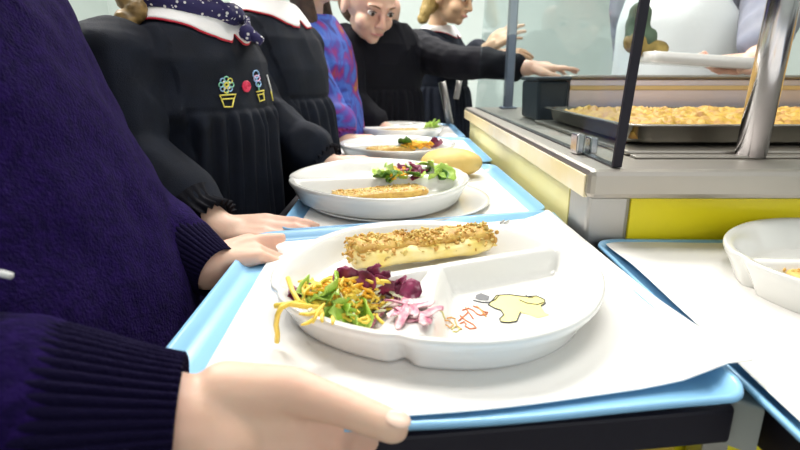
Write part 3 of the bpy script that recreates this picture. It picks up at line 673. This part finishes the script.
def smock(p, mt, arms, zyoke, lean=0, zneck=1.085, side=1.0, hem=.42, gather=True, chest=1.0, cuff=True, seed=0, voxel=.004, name='smock', sleeve=None, flare=1.0, puff=1.18, extra=()):
    k = p.k; P = p.P; m = MB(); L = lambda z: lean*max(0, z-.62*k)
    for e in extra: m.cap(*e)
    zy = zyoke
    R_ = [(hem, .24*flare, .20*flare), (.56, .215*flare, .175*flare), (.70, .19*flare, .15*flare), (zy-.03, .168*chest, .128*chest), (zy, .160*chest, .118*chest), (.96, .160*chest, .112*chest), (1.02, .155, .095), (1.055, .12, .075), (zneck, .062, .058)]
    ringloft(m, P, [(0, L(z*k)+.004, z*k, a*k*((side-.10*sm(.80, .5, z)) if z < .95 else 1), b*k) for z, a, b in R_], 64)
    for pts in arms:
        rr = sleeve or [.062*k, .054*k, .046*k]
        for i in range(len(pts)-1): m.cap(pts[i], pts[i+1], rr[i], rr[i+1])
        d = (pts[-1]-pts[-2]).normalized(); m.ell(pts[-1]-d*.012, (rr[-1]*puff,)*3)
    b0 = p.b
    def disp(co, n):
        z = co.z; q_ = co-b0; rr = 0
        near_arm = min((min(((co-(a.lerp(b_, t))).length) for t in (0, .25, .5, .75, 1)) for pts in arms for a, b_ in zip(pts, pts[1:])), default=1)
        if gather and near_arm > .075*k:
            an = math.atan2(q_.dot(p.F)-L(z)*1, q_.dot(p.R)); w_ = sm(zy*k+.004, zy*k-.02, z)
            rr += w_*(.0055*math.sin(an*30+4*noise.noise(V((an*2, z*3, seed))))+.010*noise.noise(V((an*3.2, z*1.2, seed+5))))*sm(-.02, .10, zy*k-z+.05)
            rr -= .003*math.exp(-((z-zy*k)/.004)**2)
        elif near_arm <= .09*k:
            rr += .0045*noise.noise(co*26+V((seed, 0, 0)))+.010*(.5-abs(noise.noise(co*11+V((0, seed, 0)))))-.003
        return rr+.004*noise.noise(co*9+V((seed, 3, 0)))+.005*(.4-abs(noise.noise(V((co.x*16, co.y*16, co.z*6+seed)))))
    me = remesh(m, name, voxel, 3, disp); o = link(name, me, mt, p.root)
    return o
def cuffs(p, o, pts, r, mt, band=.018, name='cuff', n=22):
    "gathered frilled cuff at the end of a sleeve"
    a, b = pts[-2], pts[-1]; d = (b-a).normalized(); x = d.cross(V((0, 0, 1))).normalized(); y = d.cross(x); m = MB(); rs_ = []
    prof = [(-.004, r*1.25, .0), (.006, r*1.02, .001), (.012, r*.98, .001), (.020, r*1.03, .0022), (.030, r*1.12, .004), (.0305, r*1.08, .004), (.02, r*.95, .001), (.0, r*.9, 0)]
    for t_, rad, am in prof:
        c = b+d*(t_+.004); rs_.append([c+(x*math.cos(q_)+y*math.sin(q_))*(rad+am*math.sin(q_*n)) for q_ in [2*PI*j/132 for j in range(132)]])
    m.rings(rs_, cap=(False, False)); return m.build(name, mt, o)
def collar(p, on, c, r0, r1, mt='collar', trim='red', front=None, ext=.12, name='collar', a0=-PI, a1=PI, zoff=.004, drop_=.004):
    "flat round collar draped on the smock"
    b = mesh_bvh(on); vs = []; fs = []; NA, NR = 72, 8; edge = []
    for i in range(NA+1):
        a = a0+(a1-a0)*i/NA; d = p.F*math.cos(a)+p.R*math.sin(a)
        wid = (r1-r0)*(1+ext*math.cos(a))*(1-.30*math.exp(-(a/.10)**2) if front else 1)
        q_, rad, last, arc, j, row = None, r0, None, 0, 0, []
        while j <= NR and rad < r0+.2:
            xy = c+d*rad; h = b.ray_cast(V((xy.x, xy.y, c.z+.10)), V((0, 0, -1)))
            z = min(h[0].z if h[0] else (last.z-.002 if last else c.z), c.z+.008)+zoff
            cur = V((xy.x, xy.y, z))
            if last is not None:
                if last.z-cur.z > .004: cur.z = last.z-.004
                arc += (cur-last).length
            last = cur
            if arc >= wid*j/NR-1e-9: row.append(tuple(cur)); j += 1
            rad += .0012
        while len(row) < NR+1: row.append(row[-1])
        vs += row; edge.append(V(row[-1]))
    for i in range(NA):
        for j in range(NR): k_ = i*(NR+1)+j; fs.append((k_, k_+1, k_+NR+2, k_+NR+1))
    m = MB(); m.add(vs, fs); o = m.build(name, mt, p.root); solid(o, .003, 1); q_ = o.modifiers.new('s', 'SUBSURF'); q_.levels = q_.render_levels = 1
    if trim: MB().tube(edge, .0014, 6).build('collar_trim', trim, o)
    return o

# ---------- the child in the purple jumper, nearest the camera
A_ = Person('child in a purple knitted jumper holding the nearest tray with both hands', (-.375, .385), 0, 1.30)
A_.trunk(0)
W = at(188, 424, Y=.208); el = V((-.37, .135, .835)); sh = A_.P(.165, -.01, 1.02)
A_.arm([sh, el, W])
hand(A_.body, W, (.87, .02, -.46), (.10, -.80, .60), (.3, .3, .9), s=.92, curl=(.55, .7, .5), thumb=[at(225, 392, Y=.216), at(290, 390, Y=.216), at(345, 408, Y=.209), at(393, 427, Y=.202)], spread=.05)
W2 = at(207, 266, Y=.462); sh2 = A_.P(-.150, -.03, 1.01); el2 = V((-.345, .545, .83))
A_.arm([sh2, el2, W2])
hand(A_.body, W2+V((-.004, .0, .004)), (.75, .36, .12), (-.35, -.35, .8), (.3, -.8, .1), s=.68, curl=(.7, .7, .6), thumb=[at(222, 262, Y=.462), at(240, 246, Y=.482), at(262, 240, Y=.497), at(281, 238, Y=.505)], spread=.03)
A_.head(c=A_.P(0, .02, 1.22), hair='brown'); A_.finish(.0024, sm_it=4)
m = MB(); P = A_.P
ringloft(m, P, [(0, f, z, a, b) for z, f, a, b in ((.50, .03, .17, .14), (.60, .03, .195, .165), (.70, .03, .20, .168), (.80, .025, .195, .157), (.90, .012, .182, .130), (1.0, .0, .170, .105), (1.05, -.008, .150, .088), (1.085, -.01, .075, .064))], 64)
aw, ew = W-(W-el).normalized()*.075, el
for pts, rr in (([sh, el, aw], [.070, .064, .050]), ([sh2, el2, W2-(W2-el2).normalized()*.04], [.056, .054, .038])):
    for i in range(2): m.cap(pts[i], pts[i+1], rr[i], rr[i+1])
m.ell(aw-(W-el).normalized()*.03+V((-.012, 0, .006)), (.058, .050, .052))
jm = remesh(m, 'jumper', .004, 4, disp=lambda p, n: .006*noise.noise(p*V((14, 14, 7)))+.003*noise.noise(p*34)+(.007*math.sin((p.x+.2)*120+p.z*40)*sm(.30, .2, p.y)*sm(-.28, -.33, p.x)*sm(.95, .88, p.z)))
ju = link('jumper', jm, 'knit', A_.root)
def ribcuff(Wp, elp, start, end, r0, r1, parent, n=54, amp=.0010, sq=1.0):
    d = (Wp-elp).normalized(); x = d.cross(V((0, 0, 1))).normalized(); y = d.cross(x); m = MB(); rs_ = []
    K = 14
    for i in range(K+1):
        u = i/K; c = Wp+d*(start+(end-start)*u); rad = r0+(r1-r0)*u+.0015*math.sin(u*5); am = amp*min(1, u*4+.2)
        rs_.append([c+(x*math.cos(q_)+y*math.sin(q_)*sq)*(rad+am*math.copysign(abs(math.sin(q_*n/2))**.7, 1)*2-am) for q_ in [2*PI*j/(n*8) for j in range(n*8)]])
    c = Wp+d*(end+.001); rs_.append([c+(x*math.cos(q_)+y*math.sin(q_)*sq)*(r1*.93) for q_ in [2*PI*j/(n*8) for j in range(n*8)]])
    c = Wp+d*(end-.02); rs_.append([c+(x*math.cos(q_)+y*math.sin(q_)*sq)*(r1*.85) for q_ in [2*PI*j/(n*8) for j in range(n*8)]])
    m.rings(rs_, cap=(False, False)); return m.build('ribbed_cuff', 'rib', parent)
ribcuff(W, el, -.085, -.004, .050, .0335, ju)
ribcuff(W2, el2, -.05, .014, .036, .026, ju, n=40, amp=.0008)
MB().tube([at(0, 273, Y=.20), at(11, 276, Y=.204)], .0016, 6).build('white_thread', 'tw', ju)
ringt = MB(); ringloft(ringt, P, [(0, -.005, 1.078, .072, .064), (0, -.003, 1.095, .060, .054), (0, -.002, 1.10, .054, .050), (0, -.003, 1.07, .05, .047)]); ringt.build('neckband', 'rib', ju)
m = MB()
for sg in (-1, 1): limb(m, [P(sg*.08, 0, .60), P(sg*.08, .01, .34), P(sg*.08, -.005, .09)], [.088, .066, .058])
link('trousers', remesh(m, 'trousers', .006, 3), 'skirt', A_.root)
def shoes(p):
    k = p.k
    for sg in (-1, 1): MB().cap(p.P(sg*.075*k, -.02, .042*k), p.P(sg*.08*k, .12*k, .034*k), .040*k, .033*k).build('shoe', 'shoe', p.root)
shoes(A_)

# ---------- girl with the embroidered smock
B_ = Person('girl in a dark smock with embroidered flower pots, white collar and a braid', (-.355, .80), -14, 1.235, 'children in dark smocks along the trays')
B_.trunk(.12)
Wb = at(219, 231, Y=.560); shb = B_.P(.135, .04, .965); elb = V((-.325, .62, .855))
B_.arm([shb, elb, Wb]); hand(B_.body, Wb, (.98, .04, .0), (-.05, -.35, .93), (0, .8, .3), s=.74, curl=(.12, .15, .15), spread=.05, thumb=[Wb+V((.012, .008, -.004)), Wb+V((.035, .02, .004)), Wb+V((.052, .020, .004)), Wb+V((.066, .020, .003))])
shb2 = B_.P(-.145, .04, .965); elb2 = B_.P(-.165, -.03, .80); Wb2 = B_.P(-.155, .03, .62)
B_.arm([shb2, elb2, Wb2]); hand(B_.body, Wb2, (.2, .0, -1), (-.1, .9, 0), (.9, 0, 0), s=.8, curl=(.3, .3, .3))
B_.head(hair='brown2'); B_.finish(.0032)
eb = Wb-(Wb-elb).normalized()*.045; eb2 = Wb2-(Wb2-elb2).normalized()*.045
so = smock(B_, 'smock', [[shb, elb, eb], [shb2, elb2, eb2]], .905/ B_.k*1.0, lean=.12, seed=1, voxel=.0035, side=.82, sleeve=[.055, .046, .036], puff=1.12)
cuffs(B_, so, [elb, eb], .029, 'smockb'); cuffs(B_, so, [elb2, eb2], .030, 'smockb')
collar(B_, so, B_.P(0, .052, 1.085*B_.k), .045, .100, front=True, ext=.15)
shoes(B_)
# embroidery on the chest
bs = mesh_bvh(so)
def on(px, py, lift=.0015):
    h = bs.ray_cast(CAM, ray(px, py)); return h[0]+h[1]*lift if h[0] else at(px, py, Y=.75)
def circ(cx_, cy_, rx, ry, n=14): return [(cx_+rx*math.cos(2*PI*i/n), cy_+ry*math.sin(2*PI*i/n)) for i in range(n+1)]
def stitch(name, mt, L, r=.0011): 
    m = MB()
    for l in L: m.tube([on(*q_) for q_ in l], r, 6)
    return m.build(name, mt, so)
pet = [circ(225.5+5.2*math.cos(a), 85+5.8*math.sin(a), 2.3, 2.5, 8) for a in [2*PI*i/8 for i in range(8)]]
for c_, l in zip(('tg', 'tb', 'ty', 'tb', 'tg', 'tb', 'tg', 'ty'), pet): stitch('embroidered_petal', c_, [l], .0009)
stitch('embroidered_flower_centre', 'ty', [circ(225.5, 85, 2, 2.2, 8)], .0012); stitch('embroidered_dots', 'tw', [circ(223, 82, .6, .6, 5), circ(228.5, 82.5, .6, .6, 5), circ(224, 88.5, .6, .6, 5), circ(228.5, 88, .6, .6, 5)], .0009)
stitch('embroidered_pot', 'ty', [[(219, 95.5), (235, 94.5), (233.5, 98.5), (220.5, 99.5), (219, 95.5)], [(221, 100), (223.5, 107), (231.5, 107), (233, 99)]]); stitch('embroidered_stem', 'tg', [[(226, 91), (227, 94.5)]])
stitch('embroidered_heart', 'tr', [circ(245.5, 86.5, 3.6, 5, 10), circ(245.5, 87, 2.2, 3.2, 10), circ(245.5, 87, .9, 1.4, 6)], .0016)
stitch('embroidered_flower', 'tb', [circ(255, 74.5, 3, 4, 9), circ(257.5, 84, 2.6, 3, 8), circ(254.5, 79.5, 1.5, 2, 8)]); stitch('embroidered_petal', 'tp', [circ(256, 78.5, 3, 3, 8)]); stitch('embroidered_stem', 'tg', [[(257, 84), (258.5, 92)]])
stitch('embroidered_pot', 'ty', [[(255.5, 92), (263, 90.5), (262.5, 94), (256.5, 95)], [(257, 95), (259, 101.5), (263.5, 100), (262.5, 94)]])
stitch('embroidered_stem', 'tw', [[(266, 75), (268.5, 84), (270.5, 92)]]); stitch('embroidered_pot', 'ty', [[(270, 91), (272, 101)]])
# scarf and braid
m = MB(); pts = []
for i in range(30):
    a = -2.4+4.8*i/29; pts.append(B_.P(0, .056, 0)+B_.F*(.068*math.cos(a))+B_.R*(.068*math.sin(a))+V((0, 0, 1.098*B_.k-.012*math.cos(a))))
m.tube(pts, [.013+.002*math.sin(i) for i in range(30)], 12)
sc_ = m.build('scarf', 'scarf', B_.root)
k0 = on(247, 33, .010); MB().ell(k0, (.011, .010, .011), None, 16, 10).build('scarf_knot', 'scarf', sc_)
MB().tube([on(196, -6, .012), on(212, 2, .012), on(228, 14, .012), on(240, 26, .011), k0], [.009, .010, .009, .008, .007], 10).build('scarf_band', 'scarf', sc_)
for q_ in ((262, 42), (254, 41)): MB().tube([k0, on((246+q_[0])/2, (30+q_[1])/2, .008), on(*q_, .006)], [.006, .007, .006], 8).build('scarf_end', 'scarf', sc_)
m = MB(); h0 = B_.Q(.0, -.05, -.03); t1 = at(131, 22, Y=.68); t0 = at(134, -60, Y=.74)
bpts = [h0.lerp(t0, .5), t0, t0.lerp(t1, .5), t1]
for i in range(13):
    u = i/12; seg = min(2, int(u*3)); p_ = bpts[seg].lerp(bpts[seg+1], u*3-seg); sg = 1 if i % 2 else -1
    m.ell(p_+V((.006*sg, 0, 0)), (.013, .012, .016), Matrix.Rotation(.5*sg, 3, 'Y'), 14, 9)
bd = remesh(m, 'braid', .002, 2, lambda p, n: .0012*noise.noise(p*220)); link('braid', bd, 'brown2', B_.root)

# ---------- the other children along the trays
def kid(label, base, yaw, H, W1, el1, mt, skin_v=.004, hair='brown', head=True, sl=None, group='children in dark smocks along the trays', gather=True, headargs=None, hand1=None, W2=None, el2=None, hand2=None, name='smock', zy=.905, lean=0, skin='skin', **kw):
    p = Person(label, base, yaw, H, group); k = p.k; p.trunk(lean)
    s1 = p.P(.150*k, lean*.38*k, 1.01*k); s2 = p.P(-.150*k, lean*.38*k, 1.01*k)
    if W2 is None: el2 = p.P(-.165*k, -.03, .80*k); W2 = p.P(-.155*k, .03, .62*k); hand2 = dict(F=(0, 0, -1), N=-p.R, T=p.F)
    p.arm([s1, el1, W1]); p.arm([s2, el2, W2])
    hand(p.body, W1, **(hand1 or dict(F=(.98, .05, .0), N=(-.05, -.3, .94), T=(0, .8, .3), s=.86, curl=(.15, .15, .15))))
    hand(p.body, W2, **hand2)
    if head: p.head(**dict(dict(hair=hair), **(headargs or {})))
    p.finish(skin_v, skin=skin)
    e1 = W1-(W1-el1).normalized()*.045; e2 = W2-(W2-el2).normalized()*.045
    o = smock(p, mt, [[s1, el1, e1], [s2, el2, e2]], zy/k, lean, seed=hash(label) % 7 if False else len(label) % 7, gather=gather, name=name, sleeve=sl, **kw)
    p.e1, p.e2, p.el1, p.el2 = e1, e2, el1, el2
    shoes(p); return p, o
# girl behind the braided girl
Wc = at(330, 166, Y=.945)
C_, co_ = kid('girl in a dark smock with a wide white collar, second behind the embroidered smock', (-.285, 1.16), -16, 1.30, Wc, V((-.27, 1.00, .88)), 'smock', side=.85)
cuffs(C_, co_, [C_.el1, C_.e1], .034, 'smockb')
collar(C_, co_, C_.P(0, -.002, 1.085*C_.k), .045, .112, front=True)
# child in the multicoloured top
Wd = at(346, 142, Y=1.30)
D_, do_ = kid('child in a blue and purple multicoloured top behind the white collared girl', (-.245, 1.50), -10, 1.32, Wd, V((-.20, 1.36, .88)), 'multi', side=.76, gather=False, name='top', group=None, hair='brown', hem=.5)
cuffs(D_, do_, [D_.el1, D_.e1], .032, 'multi')
# child leaning and reaching across with a black smock
We = at(528, 68, Y=1.62)
E_ = kid('child in a black smock reaching a long arm over the counter end', (-.13, 1.90), -48, 1.33, at(384, 129, Y=1.60), V((-.16, 1.66, .88)), 'smockb', lean=.27, hair='brown',
  headargs=dict(c=at(369, 3, Y=1.70), yaw=-55, pitch=-30, hair='brown', hs=1.02), W2=We, el2=at(452, 62, Y=1.74), hand2=dict(F=(.97, .1, .06), N=(-.1, -.25, .95), T=(.1, -.9, .3), s=.95, curls=[(.0, .1, .1), (.1, .2, .2), (.35, .3, .3), (.5, .4, .3)], spread=.16),
  hand1=dict(F=(.8, -.3, -.1), N=(0, -.1, .95), T=(.2, .8, .3), s=.85), sl=[.068, .052, .042], puff=1.02, flare=1.1, extra=[(at(398, 50, Y=1.78), at(394, 27, Y=1.76), .045, .022), (at(372, 62, Y=1.76), at(366, 52, Y=1.74), .04, .03)])
E_, eo_ = E_
# girl with blond hair at the back
Wf = at(488, 48, Y=2.06)
F_, fo_ = kid('girl with blond hair and a white collar reaching towards the counter', (.16, 2.36), -24, 1.37, Wf, at(462, 66, Y=2.16), 'smock', hair='blond', skin='tan', group=None,
  headargs=dict(c=at(451, -4, Y=2.26), yaw=-30, pitch=-18, hair='blond'), hand1=dict(F=(.8, -.1, .55), N=(-.3, -.6, .6), T=(-.4, .2, .8), s=1.0, curl=(.15, .2, .2), spread=.2),
  W2=at(492, 56, Y=2.10), el2=at(462, 66, Y=2.24), hand2=dict(F=(.95, -.1, .12), N=(.1, -.4, .9), T=(0, -.2, .9), s=1.05, curl=(.2, .3, .3), spread=.2))
collar(F_, fo_, F_.P(0, -.002, 1.085*F_.k), .04, .115, trim='red', front=True)
m = MB(); hq = F_.Q
for sg in (-1, 1): m.cap(hq(sg*.06, -.05, -.02), hq(sg*.085, -.05, -.11), .032, .022)
link('ponytail', remesh(m, 'ponytail', .004, 2, lambda p, n: .004*noise.noise(p*60)), 'blond', F_.root)
# ---------- server behind the counter
S_ = Person('adult server in a grey shirt and white apron behind the counter', (.98, 1.86), 212, 1.66)
S_.trunk(0); kk = S_.k
sR = S_.P(.185*kk, 0, 1.03*kk); sL = S_.P(-.185*kk, 0, 1.03*kk)
Ws1 = at(758, 61, Y=1.44); es1 = at(795, 22, Y=1.56); Ws2 = at(628, 8, Y=1.62); es2 = at(610, -30, Y=1.80)
es1 = at(772, 12, Y=1.60)
S_.arm([sL, es1, Ws1], [.055, .045, .033]); hand(S_.body, Ws1, (-.98, -.05, -.12), (.1, .5, -.9), (0, -.6, .4), s=1.15, curl=(.15, .3, .4), spread=.06)
es2 = S_.P(.22, -.03, .98*kk*.82); Ws2 = S_.P(.20, .04, .58*kk)
S_.arm([sR, es2, Ws2], [.055, .042, .030]); hand(S_.body, Ws2, (0, 0, -1), S_.R, S_.F, s=1.1)
S_.head(hair='brown'); S_.finish(.005)
m = MB(); ringloft(m, S_.P, [(0, 0, z*kk, a*kk, b*kk) for z, a, b in ((.55, .165, .125), (.66, .165, .12), (.80, .160, .115), (.92, .168, .115), (1.0, .170, .105), (1.05, .12, .08), (1.085, .06, .055))], 48)
for pts in ([sL, es1, Ws1-(Ws1-es1).normalized()*.07], [sR, es2, es2.lerp(Ws2, .35)]): m.cap(pts[0], pts[1], .085, .085); m.cap(pts[1], pts[2], .082, .058)
so2 = link('shirt', remesh(m, 'shirt', .006, 4, lambda p, n: .012*noise.noise(p*9)+.006*noise.noise(p*22)), 'shirt', S_.root)
sbv = mesh_bvh(so2); vs = []; fs = []; NX, NZ = 28, 44
for j in range(NZ+1):
    z = .50+(1.22-.50)*j/NZ; wv = .155 if z < 1.05 else .155-.05*sm(1.05, 1.2, z)
    for i in range(NX+1):
        a = -1.25+2.5*i/NX if z < 1.05 else (-1.25+2.5*i/NX)*(1-.35*sm(1.05, 1.2, z))
        d = S_.F*math.cos(a)+S_.R*math.sin(a); o_ = S_.P(0, 0, z); ra, fb = .185*kk, .135*kk
        p_ = o_+S_.R*math.sin(a)*ra*1.0+S_.F*math.cos(a)*fb*(1.18 if z < 1.1 else 1.18-.25*sm(1.1, 1.25, z))+S_.F*.012
        p_ += S_.F*.008*noise.noise(V((a*3, z*7, 1))); vs.append(tuple(p_))
for j in range(NZ):
    for i in range(NX): a = j*(NX+1)+i; fs.append((a, a+1, a+NX+2, a+NX+1))
m = MB(); m.add(vs, fs); solid(m.build('apron', 'apron', S_.root), .004, 0)
m = MB()
for sg in (-1, 1): limb(m, [S_.P(sg*.09, 0, .78), S_.P(sg*.09, .01, .44), S_.P(sg*.09, -.005, .10)], [.115, .078, .062])
link('trousers', remesh(m, 'trousers', .008, 3), 'skirt', S_.root); shoes(S_)
# the white tray the server holds
a_, b_ = at(640, 57, Y=1.43), at(742, 64, Y=1.40)
m = MB(); dx = (b_-a_); L_ = dx.length; dx.normalize(); dy = V((-dx.y, dx.x, 0)).normalized(); cc = (a_+b_)/2
def rrp(sx, sy, zz, rad=.03):
    ps = []
    for qx, qy, s0 in ((1, -1, -PI/2), (1, 1, 0), (-1, 1, PI/2), (-1, -1, PI)):
        for i in range(7): an = s0+PI/2*i/6; ps.append(cc+dx*(qx*(sx-rad)+rad*math.cos(an))+dy*(qy*(sy-rad)+rad*math.sin(an))+V((0, 0, zz)))
    return ps
m.rings([rrp(L_*.46, .085, -.014), rrp(L_*.49, .092, -.010), rrp(L_*.5, .095, .011), rrp(L_*.495, .092, .012), rrp(L_*.47, .086, -.004), rrp(L_*.3, .05, -.006)])
tag(m.build('serving_dish', 'china'), 'long white dish held by the server above the splashback', 'dish')
c = at(637, 31, Y=1.45); m = MB(); m.cap(c+V((0, 0, .045)), c+V((.004, 0, -.02)), .026, .036); m.ell(c+V((.01, -.005, -.02)), (.042, .034, .034))
gb = remesh(m, 'cloth_bundle', .004, 3, lambda p, n: .006*noise.noise(p*32)); o = link('cloth_bundle', gb, 'green'); tag(o, 'green and mustard bundle standing at the left end of the server\'s white dish', 'bundle')
m = MB(); m.ell(c+V((.030, -.012, -.046)), (.052, .030, .024)); m.ell(c+V((-.004, -.015, -.03)), (.033, .03, .03)); link('mustard_fold', remesh(m, 'mustard_fold', .004, 2, lambda p, n: .005*noise.noise(p*40)), 'mustc', o)

m = MB(); hq = D_.Q
for sg in (-1, 1): limb(m, [hq(sg*.055, -.03, .0), hq(sg*.075, -.005, -.10), D_.P(sg*.075, .045, 1.03)], [.036, .030, .018])
link('long_hair', remesh(m, 'long_hair', .004, 2, lambda p, n: .004*noise.noise(p*V((60, 60, 12)))), mat('dark_brown_hair', (.05, .022, .012), .5, var=.5, vscale=60), D_.root)
# thumb nail of the nearest hand
tn = at(388, 420.5, Y=.1965); td = (at(393, 427, Y=.202)-at(345, 408, Y=.209)).normalized(); nn = (CAM-tn).normalized(); nn = (nn+V((0, .5, .5))).normalized(); nn = (nn-td*nn.dot(td)).normalized(); tb_ = nn.cross(td)
tip = at(393, 427, Y=.202)
MB().ell(tip+td*.0015+nn*.0068, (.0062, .0048, .0014), Matrix((td, tb_, nn)).transposed(), 16, 10).build('thumbnail', 'nail', A_.bodyo)
